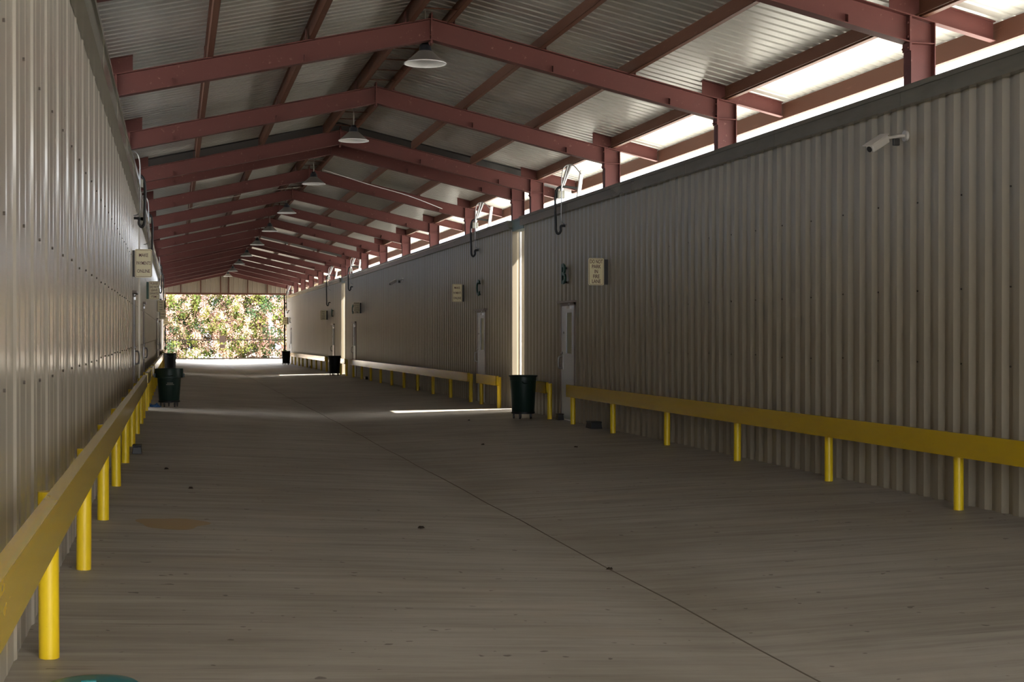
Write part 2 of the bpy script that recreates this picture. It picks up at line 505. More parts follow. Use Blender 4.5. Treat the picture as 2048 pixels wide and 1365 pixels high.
# ------------------------------------------------------------------ canopy steel
FR = [28.45-5.17*k for k in range(7)][::-1] + [30.1+5.12*k for k in range(7)] + [62.7+5.15*k for k in range(7)]
FR = [f for f in FR if f > Y0]
ORD = ['first','second','third','fourth','fifth','sixth','seventh','eighth','ninth','tenth','eleventh','twelfth','thirteenth','fourteenth','fifteenth','sixteenth','seventeenth','eighteenth','nineteenth','twentieth','twenty-first']
PUR = [-.83, .40, 1.65, 2.92, 3.48, 4.70, 5.93, 7.26]
XC_IN, XC_OUT = 7.13, 7.40
mir = lambda x: 2*XRID - x
def make_frame():
    root = empty('portal_frame', (0,0,0), 'x', 'steel frame', 'red-brown steel frames of the canopy')
    for s_ in (1,-1):
        mx = (lambda x: x) if s_ > 0 else mir
        # rafter : I section from the peak to past the column
        a = MB()
        x0, x1 = mx(XRID + .006), mx(XC_IN)
        def seg(mb_, xa, xb, d0, d1, y0, y1):
            p = []
            for dz in (d0, d1):
                p += [(xa,y0,rtop(xa)+dz),(xb,y0,rtop(xb)+dz),(xb,y1,rtop(xb)+dz),(xa,y1,rtop(xa)+dz)]
            mb_.hexa(p)
        seg(a, x0, x1, -.268, -.012, -.005, .005)
        seg(a, x0, mx(XC_OUT+.02), -.012, 0, -.075, .075)
        seg(a, x0, x1, -.280, -.268, -.075, .075)
        for k in range(1,3):                               # web splice stiffeners seen as short plates
            xs_ = mx(XRID + k*1.62)
            a.hexa([(xs_-.004,-.07,rtop(xs_)-.268),(xs_+.004,-.07,rtop(xs_)-.268),(xs_+.004,-.005,rtop(xs_)-.268),(xs_-.004,-.005,rtop(xs_)-.268),
                    (xs_-.004,-.07,rtop(xs_)-.19),(xs_+.004,-.07,rtop(xs_)-.19),(xs_+.004,-.005,rtop(xs_)-.17),(xs_-.004,-.005,rtop(xs_)-.17)])
        rf = a.build('rafter', M['oxide'], root)
        for p in PUR:
            if (p > XRID) == (s_ > 0) and .2 < abs(p-XRID) < 3.9:
                q = p + s_*.035
                b_ = MB(); b_.box(min(q,q+s_*.008), max(q,q+s_*.008), -.06, .06, rtop(q), rtop(q)+.15)
                b_.build('purlin_clip', M['oxide'], rf)
        # column : I section standing on the roof of the building
        c = MB()
        xi, xo = mx(XC_IN), mx(XC_OUT)
        zt = rtop(XC_IN)
        zb = ZROOF
        w0, w1 = sorted((xi, xo))
        c.hexa([(w0+.01,-.005,zb),(w1-.01,-.005,zb),(w1-.01,.005,zb),(w0+.01,.005,zb),(w0+.01,-.005,rtop(w0)-.013),(w1-.01,-.005,rtop(w1)-.013),(w1-.01,.005,rtop(w1)-.013),(w0+.01,.005,rtop(w0)-.013)])
        for xx in (xi, xo-s_*.010):
            q0, q1 = sorted((xx, xx+s_*.010))
            c.box(q0, q1, -.075, .075, zb, rtop(xx)-.014)
        for zz in (zt-.285,):
            c.box(w0+.010, w1-.010, -.07, .07, zz, zz+.010)
        c.box(w0-.02, w1+.02, -.09, .09, zb, zb+.012)
        # bolted end plate between rafter and column
        q0, q1 = sorted((xi, xi-s_*.014))
        c.box(q0, q1, -.075, .075, zt-.36, zt-.014)
        for zz in (-.33, -.22, -.08):
            for yy in (-.05, .05):
                c.cyl((xi-s_*.014,yy,zt+zz),(xi-s_*.030,yy,zt+zz), .012, 6)
        c.build('column', M['oxide'], root)
        # eave bracket : short stub on top of the rafter that carries the overhang
        e = MB()
        xa, xb = mx(6.93), mx(8.085)
        seg(e, xa, xb, .0, .008, -.05, .05)
        seg(e, xa, xb, .008, .192, -.005, .005)
        seg(e, xa, xb, .192, .20, -.05, .05)
        e.build('eave_bracket', M['oxide'], root)
    pk = MB()
    zt = 4.06
    pk.box(XRID-.010, XRID+.010, -.080, .080, zt-.33, zt+.07)
    for zz in (-.30, -.22, -.08, .03):
        pk.cyl((XRID-.02,-.05,zt+zz),(XRID+.02,-.05,zt+zz), .012, 6)
        pk.cyl((XRID-.02,.05,zt+zz),(XRID+.02,.05,zt+zz), .012, 6)
    pk.build('peak_plate', M['oxide'], root)
    return root
proto = make_frame()
vis = 0
for i, y in enumerate(FR):
    o = proto if i == 0 else copy_tree(proto)
    o.location = (0, y, 0)
    if y > 12:
        lab = ORD[vis] + ' red-brown steel roof frame from the camera'
        if abs(y-28.45) < .2: lab += ', just before the first roof joint'
        elif abs(y-30.1) < .2: lab += ', just behind the first roof joint'
        vis += 1
        o['label'] = lab
    else:
        o['label'] = 'red-brown steel roof frame overhead beside or behind the camera'

RS = [(Y0, 28.78), (29.78, 61.3), (62.4, YEND)]      # roof sections
PN = {0:'left eave line',1:'first row right of the left eave',2:'second row right of the left eave',3:'row just left of the ridge',4:'row just right of the ridge',5:'second row left of the right eave',6:'first row left of the right eave',7:'right column line'}
for i,(ya,yb) in enumerate(RS):
    nm = ['nearest','middle','farthest'][i]
    for k, x in enumerate(PUR):
        s_ = 1 if x > XRID else -1
        m2 = MB()
        zb = rtop(x)+.001
        zt = zb+.197
        if k in (0,7): zb = rtop(x)+.20-.19
        zb += .008 if k in (0,7) else 0
        a, c = ya+.02, yb-.02
        lip = .065
        m2.box(x-.003, x+.003, a, c, zb, zt)
        def fl(z, dz, xx0, xx1):
            x0, x1 = sorted((xx0, xx1)); m2.box(x0, x1, a, c, min(z,z+dz), max(z,z+dz))
        fl(zb, .005, x, x-s_*lip) if k not in (0,7) else fl(zb, .005, x, x+s_*lip)
        fl(zt-.013, .004, x, x+s_*lip*.5)
        fl(zb, .02, x-s_*lip, x-s_*(lip-.004))
        o = m2.build('roof_purlin', M['purlin'])
        tag(o, f'long brown steel purlin of the {nm} roof section, {PN[k]}', 'purlin')
    for s_ in (1,-1):
        m2 = MB(); x = 8.10 if s_ > 0 else mir(8.10)
        zb = rtop(8.10)-.025
        a, c = ya+.02, yb-.02
        m2.box(x-.003, x+.003, a, c, zb, zb+.21)
        q = sorted((x, x+s_*.07))
        m2.box(q[0], q[1], a, c, zb, zb+.005); m2.box(q[0], q[1], a, c, zb+.19, zb+.195)
        tag(m2.build('eave_strut', M['purlin']), f'outer brown eave strut on the {"right" if s_>0 else "left"} edge of the {nm} roof section', 'beam')
    # roof deck, both slopes, ribs running down the slope
    for s_ in (1,-1):
        m2 = MB()
        prof = [(0,0),(.150,0),(.166,.030),(.199,.030),(.215,0)]
        P = .215
        pts = []
        y = ya
        while y < yb:
            for dy,dz in prof[:-1]:
                if y+dy < yb: pts.append((y+dy,dz))
            # a small stiffening bead in the pan
            y += P
        pts.append((yb,0))
        xa = XRID; xb = 8.42 if s_ > 0 else mir(8.42)
        for j in range(len(pts)-1):
            (y1,d1),(y2,d2) = pts[j], pts[j+1]
            for (u,w) in ((xa,xb),):
                q = [(u,y1,rtop(u)+.202+d1),(w,y1,rtop(w)+.202+d1),(w,y2,rtop(w)+.202+d2),(u,y2,rtop(u)+.202+d2)]
                m2.face(q if s_ < 0 else q[::-1])
        tag(m2.build('ceiling', M['deck']), f'ribbed galvanised roof deck, {nm} section, {"right" if s_>0 else "left"} slope', kind='structure')
# roof joints
for g,(a,c) in enumerate(((28.70,29.86),(61.22,62.48))):
    m2 = MB()
    for s_ in (1,-1):
        w = 8.42 if s_ > 0 else mir(8.42)
        q = [(XRID,a,rtop(XRID)),(w,a,rtop(w)),(w,c,rtop(w)),(XRID,c,rtop(XRID))]
        p = [Vector(v)+Vector((0,0,.172)) for v in q]+[Vector(v)+Vector((0,0,.202)) for v in q]
        m2.hexa(p)
    tag(m2.build('roof_joint', M['void']), f'dark flashing over the {"first" if g==0 else "second"} roof joint', kind='structure')

# cross bars at the ridge (short spacer rods between the two ridge purlins)
for i,(ya,yb) in enumerate(RS):
    m2 = MB(); y = ya+.7
    while y < yb-.5:
        z = rtop(2.92)+.10
        m2.cyl((2.915,y,z),(3.485,y,z), .009, 6); y += .86
    tag(m2.build('ridge_rods', M['purlin']), f'small rods between the ridge purlins of the {["nearest","middle","farthest"][i]} roof section', 'rods', kind='stuff')

# ------------------------------------------------------------------ gable end
g = MB()
y = YEND
zb = 2.62
xs_ = XL-.9; step = .30
x = xs_
while x < 8.1:
    for (u0,u1,d0,d1) in ((0,.22,0,0),(.22,.245,0,-.03),(.245,.275,-.03,-.03),(.275,.30,-.03,0)):
        a, c = x+u0, min(x+u1, 8.15)
        if a >= c: continue
        g.face([(a,y+d0,zb),(c,y+d1,zb),(c,y+d1,rtop(c)+.19),(a,y+d0,rtop(a)+.19)], 0)
    x += step
tag(g.build('wall_gable', M['gable']), 'tan ribbed gable panel above the open far end', kind='structure')
g = MB(); g.box(XL-.4, XR+.5, y-.16, y-.04, zb-.10, zb+.02)
tag(g.build('gable_beam', M['purlin']), 'brown beam along the bottom of the gable at the far end', 'beam')
for k, xx in enumerate((.36, 1.62, 2.88, 3.38, 4.62, 5.88)):
    g = MB(); g.box(xx-.035, xx+.035, y-.15, y-.035, zb+.02, rtop(xx)-.02)
    tag(g.build('gable_stud', M['purlin']), f'{ORD[k]} brown upright from the left on the far gable', 'post')
for s_ in (1,-1):
    X = 7.0 if s_ > 0 else -.62
    g = MB(); g.box(X-.05, X+.05, y-.12, y-.02, fz(X,y), zb-.10)
    tag(g.build('end_post', M['iron']), f'dark post at the {"right" if s_>0 else "left"} side of the far opening', 'post')

# ------------------------------------------------------------------ lamps
def make_lamp():
    r = empty('pendant_lamp', (0,0,0), 'x', 'lamp', 'bell lamps along the ridge')
    s_ = MB()
    s_.lathe([(.085,.165),(.10,.155),(.272,.005)], 32)
    s_.lathe([(.268,.004),(.262,.008),(.095,.148),(.0,.150)], 32, m=1)
    s_.build('lamp_shade', [M['alum'], M['alum_in']], r, smooth=True)
    s_ = MB(); s_.lathe([(.268,.004),(.280,.006),(.281,-.006),(.270,-.008),(.266,-.004),(.268,.004)], 40); s_.build('shade_rim', M['white'], r, smooth=True)
    s_ = MB(); s_.lathe([(.0,.285),(.045,.285),(.055,.25),(.075,.24),(.088,.16),(.0,.16)], 20); s_.build('socket', M['socket'], r, smooth=True)
    s_ = MB(); s_.lathe([(.0,.03),(.035,.04),(.05,.08),(.035,.125),(.02,.15)], 14); s_.build('bulb', M['alum_in'], r, smooth=True)
    s_ = MB(); s_.cyl((0,0,.28),(0,0,.70), .010, 8); s_.build('hanging_rod', M['cable'], r)
    s_ = MB(); s_.cyl((-.285,0,.70),(.26,0,.70), .012, 8); s_.build('cross_bar', M['cable'], r)
    return r
lp = make_lamp()
for k, y in enumerate((18.5,26.2,33.97,42.35,50.0,57.8,66.3,74.1,82.5,90.3)):
    o = lp if k == 0 else copy_tree(lp)
    o.location = (3.21, y, 3.555)
    o['label'] = ('nearest' if k == 0 else 'farthest' if k == 9 else ORD[k]+' from the camera') + ' metal cone lamp hanging under the ridge' if k in (0,9) else f'metal cone lamp hanging under the ridge, {ORD[k]} from the camera'

# ------------------------------------------------------------------ guard rails
RB = .21
def rail(side, ya, yb, posts, label):
    s_ = side
    X = 6.88 if s_ > 0 else -.556
    ztop = .875 if s_ > 0 else .80        # beam top above the floor edge
    xe = XR if s_ > 0 else XL
    bh = .215 if s_ > 0 else .19
    root = empty('guard_rail', (X, ya, fz(xe, ya)), label, 'guard rail')
    o = Vector((X, ya, fz(xe,ya)))
    hgt = .70 if s_ > 0 else .80
    fx0 = X - s_*.045; fx1 = X - s_*.105
    cuts = [ya] + [p for p in posts if ya+.3 < p < yb-.3] + [yb]
    b_ = MB()
    q0, q1 = sorted((fx0, fx1))
    th = .012
    for i in range(len(cuts)-1):
        a, c = cuts[i], cuts[i+1]
        za, zc = fz(xe,a)+hgt, fz(xe,c)+hgt
        mid = random.uniform(-.008,.008)
        def sg(x0,x1,d0,d1):
            p=[]
            for d in (d0,d1):
                p += [(x0-o.x,a-o.y,za+d-o.z),(x1-o.x,a-o.y,za+d-o.z),(x1-o.x,c-o.y,zc+d-o.z),(x0-o.x,c-o.y,zc+d-o.z)]
            b_.hexa(p)
        web = sorted((fx1, fx1+s_*th))
        sg(web[0], web[1], -bh, 0)
        inn = sorted((fx1+s_*th, fx0))
        sg(inn[0], inn[1], -th, 0); sg(inn[0], inn[1], -bh, -bh+th)
    # closing plates
    for yy, z in ((ya, fz(xe,ya)+hgt),(yb-th, fz(xe,yb)+hgt)):
        b_.box(q0-o.x, q1-o.x, yy-o.y, yy+th-o.y, z-bh-o.z, z-o.z)
    b_.build('rail_beam', M['yellow'], root)
    for p in posts:
        m_ = MB(); z0 = fz(xe,p); zt = z0+hgt-(.055 if s_ < 0 else .03)
        tilt = random.uniform(-.006,.006)
        m_.cyl((X-o.x,p-o.y,z0-.01-o.z),(X-o.x+tilt,p-o.y,zt-o.z), .045, 20)
        m_.build('post', M['post_yellow'], root, smooth=True)
    return root
rail(1, 1.0, 24.42, [3.75,6.35,8.95,11.55,14.17,16.74,19.37,21.96,24.33], 'long yellow steel guard rail along the nearest right wall, ending at the door')
rail(1, 25.85, 28.75, [25.95,28.6], 'short yellow guard rail behind the green bin, right wall before the first gap')
rail(1, 30.1, 32.2, [30.25,32.08], 'short yellow guard rail between the first gap and the second door on the right')
rail(1, 33.2, 56.4, [33.3+2.55*k for k in range(10)], 'long yellow guard rail along the middle right wall')
rail(1, 58.4, 60.8, [58.55,60.65], 'short yellow guard rail on the right just before the second gap')
rail(1, 62.5, 64.7, [62.65,64.55], 'short yellow guard rail on the right just past the second gap')
rail(1, 66.4, 89.3, [66.5+2.53*k for k in range(10)], 'far yellow guard rail along the last right wall, glaring in the light')
rail(-1, 1.0, 24.5, [1.7,4.22,6.74,9.24,11.70,14.3,16.9,19.4,21.9,24.4], 'long yellow steel guard rail running along the nearest left wall')
rail(-1, 25.95, 28.75, [26.05,28.6], 'short yellow guard rail on the left before the first gap')
rail(-1, 30.1, 32.2, [30.25,32.08], 'short yellow guard rail on the left just past the first gap')
rail(-1, 33.7, 56.4, [33.8+2.5*k for k in range(10)], 'long yellow guard rail along the middle left wall')
rail(-1, 58.6, 60.8, [58.7,60.65], 'short yellow guard rail on the left before the second gap')
rail(-1, 66.4, 89.3, [66.5+2.53*k for k in range(10)], 'far yellow guard rail along the last left wall')

# ------------------------------------------------------------------ signs
def sign(side, yy, zc, lines, label, w=.285, h=.46, ts=.072, green=False, off=.07, lead=None):
    s_ = side
    X = XR if s_ > 0 else XL
    r = empty('wall_sign', (X, yy, zc), label, 'sign')
    xa, xb = -s_*off, -s_*(off+w)
    x0, x1 = sorted((xa, xb)); cx = (x0+x1)/2
    # face with rounded corners
    p = MB(); rad = .03
    def rr(w_, h_, rd, y_, n=5):
        pts = []
        for (sx, sz, a0) in ((1,1,0),(-1,1,90),(-1,-1,180),(1,-1,270)):
            for k in range(n+1):
                a = R(a0+90*k/n)
                pts.append((cx+sx*(w_/2-rd)+rd*math.cos(a), y_, sz*(h_/2-rd)+rd*math.sin(a)))
        return pts
    f0 = rr(w,h,rad,-.002); f1 = rr(w,h,rad,.002)
    n = len(f0)
    p.face(f0); p.face(f1[::-1])
    for i in range(n): p.face([f0[i], f1[i], f1[(i+1)%n], f0[(i+1)%n]])
    p.build('sign_panel', M['sign'], r)
    q = MB()
    a0 = rr(w-.022,h-.022,.026,-.0035); a1 = rr(w-.034,h-.034,.021,-.0035)
    for i in range(len(a0)):
        j = (i+1)%len(a0); q.face([a0[i],a0[j],a1[j],a1[i]])
    q.build('border', M['sign_ink'], r)
    n = len(lines)
    for i, t in enumerate(lines):
        me = text_mesh(t, ts)
        me.materials.clear(); me.materials.append(M['sign_ink'])
        o = bpy.data.objects.new('lettering', me); C.objects.link(o); o.parent = r
        gap = (h-.10)/max(n-1,1) if lead is None else lead
        z = (gap*(n-1)/2 - gap*i)
        wtxt = max(v.co.x for v in me.vertices)-min(v.co.x for v in me.vertices)
        sx = min(.82, (w-.055)/wtxt)
        o.rotation_euler = (R(90),0,0); o.location = (cx, -.0045, z); o.scale = (sx, 1.12, 1)
    b_ = MB()
    u0, u1 = sorted((0, -s_*(off-.002)))
    b_.box(u0, u1, -.004, .004, -h/2+.01, h/2-.02)
    for zz in (-h*.3, h*.3):
        v0, v1 = sorted((0, -s_*(off+w*.7)))
        b_.box(v0, v1, .004, .016, zz-.012, zz+.012)
    b_.build('bracket', M['green_bracket'] if green else M['bracket'], r)
MP = ['MAKE','PAYMENTS','ONLINE']; DN = ['DO NOT','PARK','IN','FIRE','LANE']; PL = ['PLEASE','DO NOT','LEAVE','UNWANTED','ITEMS']; PK = ['PARK','THE','CARS','HERE']
sign(1, 22.95, 1.04, DN, 'cream sign reading DO NOT PARK IN FIRE LANE, sticking out from the right wall', w=.272, h=.455, ts=.078, lead=.083)
sign(1, 35.2, 1.02, MP, 'cream MAKE PAYMENTS ONLINE sign sticking out from the middle right wall', w=.255, h=.455, lead=.13, off=.05)
sign(1, 55.6, 1.0, PL, 'cream sign on the right wall beside the door before the second gap', w=.25, h=.44, lead=.083, off=.05)
sign(1, 68.2, .88, PK, 'cream sign on the right wall just past the second gap', w=.27, h=.46, lead=.1, off=.06)
sign(1, 92.4, .82, MP, 'small cream sign at the far end of the right wall', w=.30, h=.48, lead=.13, off=.05)
sign(-1, 24.9, 1.19, MP, 'cream MAKE PAYMENTS ONLINE sign sticking out from the left wall, largest and nearest', w=.285, h=.48, lead=.135, off=.04)
sign(-1, 37.0, 1.09, PL, 'cream five-line sign with green bracket, second sign on the left wall', w=.26, h=.46, lead=.083, green=True, off=.06)
sign(-1, 57.6, 1.08, PK, 'cream four-line sign, third sign on the left wall', w=.26, h=.46, lead=.1, off=.03)
sign(-1, 68.4, .90, MP, 'cream sign, fourth on the left wall, partly behind the third', w=.27, h=.45, lead=.13, off=.02)
sign(-1, 92.5, .80, MP, 'small cream sign at the far end of the left wall', w=.27, h=.46, lead=.13, off=.0+.02)

# ------------------------------------------------------------------ bins
def bin_(x, y, label, rim=.275, h=.83, skirt=False, matl='bin'):
    r = empty('trash_can', (x, y, fz(x,y)), label, 'trash can', None)
    b_ = MB(); z0 = .125; t = h
    k = rim/.275
    b_.lathe([(0,z0),(.205*k,z0),(.215*k,z0+.02),(.250*k,t-.10),(.256*k,t-.095),(.258*k,t-.03),(.275*k,t-.025),(.278*k,t-.004),(.272*k,t),(.255*k,t-.004),(.245*k,t-.10),(.205*k,z0+.03),(0,z0+.03)], 36)
    b_.build('bin_body', M[matl], r, smooth=True)
    if skirt:
        s_ = MB(); s_.lathe([(.262*k,t-.19),(.300*k,t-.185),(.292*k,t-.02),(.285*k,t+.004),(.262*k,t+.002)], 32)
        for a in (0, math.pi):
            c_, s2 = math.cos(a), math.sin(a)
            s_.box(c_*.285-.03, c_*.285+.03, -.09, .09, t-.18, t-.10)
        s_.build('rim_skirt', M[matl], r, smooth=True)
    for a in (0, math.pi):
        hd = MB(); c_ = math.cos(a)*k
        hd.tube([(-.07,c_*.255,t-.12),(-.06,c_*.295,t-.14),(0,c_*.31,t-.15),(.06,c_*.295,t-.14),(.07,c_*.255,t-.12)], .012, 8)
        hd.build('handle', M[matl], r, smooth=True)
    d = MB(); d.lathe([(0,.095),(.20*k,.095),(.225*k,.10),(.225*k,.135),(.21*k,.14),(.21*k,.12),(0,.12)], 30); dl = d.build('dolly', M['bin_black'], r, smooth=True)
    for q in range(5):
        a = 2*math.pi*q/5+.35
        cx, cy = .18*k*math.cos(a), .18*k*math.sin(a)
        w = MB(); w.cyl((cx-.012,cy,.032),(cx+.012,cy,.032), .032, 14); w.box(cx-.018,cx+.018,cy-.012,cy+.012,.04,.10)
        w.build('caster', M['caster'], dl)
    return r
bin_(6.475, 26.4, 'dark green wheeled trash can by the right rail, nearest on that side')
bin_(6.45, 59.2, 'dark wheeled trash can by the second gap on the right', matl='bin_black')
bin_(6.38, 84.8, 'small dark trash can at the far right end of the lane', matl='bin_black')
c4 = bin_(-.12, 30.6, 'large dark green trash can with a deep rim, beside the left rail', rim=.27, h=.80, skirt=True)
# faint moulded lines on its front
m_ = MB()
for zz,w in ((.50,.12),(.47,.16)): m_.box(-w/2+.02, w/2+.02, -.259, -.249, zz, zz+.010)
m_.build('moulded_mark', M['cable'], c4)
bin_(-.20, 61.7, 'dark trash can standing farther back on the left, behind the large green one', matl='bin_black')

# blue rag beside the left bin
def rag(cx, cy, w, d):
    m2 = MB(); nx, ny = 12, 9
    P = [[None]*(ny+1) for _ in range(nx+1)]
    for i in range(nx+1):
        for j in range(ny+1):
            u = i/nx*2-1; v = j/ny*2-1
            rr_ = max(0, 1-(u*u*.8+v*v*.9))
            z = .02 + .055*rr_*(.6+.4*math.sin(6*u+2*v))+.012*math.sin(9*v+3*u)
            if rr_ <= .25: z *= .4
            P[i][j] = (u*w/2+.02*math.sin(5*v), v*d/2+.02*math.sin(4*u), max(z,.004))
    for i in range(nx):
        for j in range(ny):
            m2.face([P[i][j],P[i+1][j],P[i+1][j+1],P[i][j+1]])
    return m2
o = rag(0,0,.20,.22).build('cloth', M['blue'], smooth=True); o.location = (-.40, 30.3, fz(-.4,30.3))
so = o.modifiers.new('t','SOLIDIFY'); so.thickness = .006
tag(o, 'crumpled blue cloth on the floor by the large left trash can', 'cloth')

# black bait boxes on the floor beside the walls
def bait(x, y, label, w=.11, l=.26, h=.11):
    r = empty('bait_box', (x,y,fz(x,y)), label, 'box')
    b_ = MB(); b_.hexa([(-w/2,-l/2,0),(w/2,-l/2,0),(w/2,l/2,0),(-w/2,l/2,0),(-w/2+.012,-l/2+.02,h*.8),(w/2-.012,-l/2+.02,h*.8),(w/2-.012,l/2-.02,h*.8),(-w/2+.012,l/2-.02,h*.8)])
    b_.build('box_body', M['black'], r, bevel=.006)
    b_ = MB(); b_.box(-w/2+.004, w/2-.004, -l/2+.012, l/2-.012, h*.8, h); b_.build('box_lid', M['black'], r, bevel=.008)
bait(6.93, 23.2, 'low black box on the floor between the first two rail posts on the right', w=.20, l=.34, h=.12)
bait(6.99, 25.62, 'small black box at the foot of the rail post left of the nearest right door', w=.12, l=.2, h=.12)
bait(6.96, 41.4, 'small black box under the middle right guard rail, nearer one')
bait(6.96, 53.0, 'small black box under the middle right guard rail, farther one')
bait(6.96, 75.5, 'small black box under the far right guard rail')
bait(-.46, 18.3, 'small black box beneath the left guard rail', w=.12, l=.24, h=.11)

# teal lid at the bottom edge of the picture
l = MB(); l.lathe([(0,.055),(.12,.052),(.19,.040),(.215,.02),(.22,0),(.205,0),(.2,.012),(0,.02)], 36)
l.cyl((-.03,0,.05),(.03,0,.05), .012, 8)
o = l.build('bucket_lid', M['teal'], smooth=True); o.location = (-.345, 6.06, fz(-.3,6.06)); tag(o, 'round teal plastic lid lying at the bottom edge, left', 'lid')

# stain on the concrete
n = 26
m_ = MB(); pts = []
for i in range(n):
    t = 2*math.pi*i/n; rr_ = 1+.12*math.sin(3*t)+.08*math.sin(5*t+1)
    pts.append((.27*rr_*math.cos(t), .34*rr_*math.sin(t)))
m_.face([(x,y,fz(.0+x,11.9+y)+.0025-fz(0,11.9)) for x,y in pts])
o = m_.build('rust_stain', M['stain']); o.location = (-.02,11.55,fz(0,11.55)+.0015); tag(o, 'faint rusty oval stain on the concrete in the left foreground', 'stain')
# a few bits of litter on the floor
for k,(px,py) in enumerate(((841,1053),(333,955),(382,994),(938,828+8),(966,882),(1152,890),(1220,1120))):
    zc = 2844*1.6/(py-667); X = (px-350)*.9731*zc/2844; Y = (zc-.2305*X)/.9731
    m_ = MB(); q = []
    for i in range(7):
        t = 2*math.pi*i/7; r_ = random.uniform(.012,.026)
        q.append((r_*math.cos(t)*1.4, r_*math.sin(t)))
    top = [(a*.6,b2*.6,random.uniform(.008,.02)) for a,b2 in q]
    m_.face(top); m_.face([(a,b2,0) for a,b2 in q][::-1])
    for i in range(7):
        j=(i+1)%7; m_.face([(q[i][0],q[i][1],0),(q[j][0],q[j][1],0),top[j],top[i]])
    o = m_.build('dry_leaf', M['litter']); o.location = (X,Y,fz(X,Y)+.001)
    tag(o, ['dark speck of leaf litter in the middle foreground','dry leaf speck left foreground above the stain','dry leaf speck just above the rusty stain','dark speck near the light streak right of centre','dark speck right of the lane joint, mid distance','dark speck toward the right wall, mid distance','dark speck on the lane joint, right foreground'][k], 'leaf', 'specks of leaf litter on the concrete')

# ------------------------------------------------------------------ security cameras
def seccam(s_, y, z, label, sc=1.0):
    X = XR if s_ > 0 else XL
    r = empty('security_camera', (X, y, z), label, 'camera')
    k = -s_
    b_ = MB(); b_.cyl((0,0,.02),(k*.025,0,.02), .055, 16); b_.build('mount_plate', M['cam'], r, smooth=True)
    b_ = MB(); b_.tube([(k*.02,0,.02),(k*.09,-.0,.015),(k*.16,-.02,.0),(k*.22,-.03,-.01)], .016, 8); b_.build('arm', M['cam'], r, smooth=True)
    b_ = MB(); b_.box(min(k*.10,k*.17), max(k*.10,k*.17), -.055, -.02, -.085, -.015); b_.build('knob', M['bracket'], r, bevel=.008)
    # housing: tapered box tilted down towards the lane
    h = MB(); h.box(-.13,.13,-.045,.045,-.04,.04)
    ho = h.build('housing', M['cam'], r, bevel=.014); ho.location = (k*.34, -.05, -.075); ho.rotation_euler = (R(6), R(-28*k*-1 if k<0 else 28), R(20))
    h = MB(); h.box(-.16,.13,-.052,.052,.044,.052); hv = h.build('sun_visor', M['cam'], ho)
    h = MB(); h.cyl((-.131,0,0),(-.137,0,0), .030, 14); h.build('lens', M['bracket'], ho)
seccam(1, 12.9, 1.95, 'beige security camera on an arm high on the nearest right wall')
seccam(1, 45.0, 1.70, 'small pale security camera high on the middle right wall')

# ------------------------------------------------------------------ service lines over the walls
def service(s_, y, zlow, label, mast=True):
    X = XR if s_ > 0 else XL
    k = -s_
    r = empty('service_line', (X, y, CAPT), label, 'conduit')
    z = lambda q: q - CAPT
    h = MB()
    h.tube([(k*-.25,.02,z(2.72)),(k*.05,0,z(2.74)),(k*.17,0,z(2.68)),(k*.20,0,z(2.45)),(k*.19,0,z(zlow+.20)),(k*.185,0,z(zlow+.06)),(k*.145,-.01,z(zlow)),(k*.10,-.02,z(zlow+.05)),(k*.095,-.02,z(zlow+.14)),(k*.015,-.04,z(zlow+.15))], .024, 10)
    h.build('black_hose', M['rubber'], r, smooth=True)
    p = MB()
    p.tube([(k*-.22,-.28,z(2.95)),(k*-.08,-.22,z(3.12)),(k*.06,-.18,z(3.10)),(k*.115,-.16,z(2.95)),(k*.12,-.15,z(2.6)),(k*.12,-.14,z(2.15)),(k*.08,-.12,z(2.05)),(k*.01,-.12,z(2.03))], .010, 8)
    p.build('conduit', M['pipe'], r, smooth=True)
    if mast:
        p = MB(); p.cyl((k*-.10,.02,z(3.14)),(k*.10,.02,z(2.62)), .030, 12); p.cyl((k*-.03,-.05,z(3.14)),(k*.12,-.03,z(2.62)), .018, 10)
        p.build('mast_pipe', M['pipe'], r, smooth=True)
        p = MB(); p.box(min(k*.03,k*.17), max(k*.03,k*.17), -.06, .07, z(2.52), z(2.66)); p.build('junction_box', M['cap'], r, bevel=.005)
        p = MB(); p.bar((k*-.30,-.05,z(3.05)),(k*-.22,-.05,z(2.46)), (1,0,0),(0,1,0), -.035,.035,-.03,.03); p.build('white_duct', M['white'], r, bevel=.01)
    return r
service(1, 25.62, 1.86, 'black hose loop and grey pipes hanging over the nearest right wall by the door')
service(1, 33.4, 1.85, 'black hose loop and conduit over the right wall just past the first gap')
service(1, 58.2, 1.76, 'black hose and pipes over the right wall just before the second gap')
service(1, 66.8, 1.30, 'long black hose over the right wall just past the second gap')
service(1, 91.3, 1.30, 'black hose at the far end of the right wall')
service(-1, 25.4, 1.84, 'silver conduit and dark hose over the nearest left wall above the first sign')
service(-1, 33.6, 1.72, 'dark hose and conduit over the left wall past the first gap')
service(-1, 57.9, 1.60, 'dark hose over the left wall before the second gap')
service(-1, 66.6, 1.40, 'dark hose over the left wall past the second gap')

# thin cables under the roof
m_ = MB(); m_.tube([(3.35,33.0,3.78),(4.4,33.2,3.50),(5.4,33.5,3.28),(6.3,33.9,3.02)], .008, 6)
tag(m_.build('cable', M['white']), 'thin pale cable drooping diagonally below the right slope', 'cable')
m_ = MB(); m_.tube([(3.1,36.4,3.72),(2.0,36.0,3.52),(1.0,35.6,3.26),(.2,35.4,2.98)], .007, 6)
tag(m_.build('cable', M['cable']), 'thin cable drooping diagonally below the left slope', 'cable')

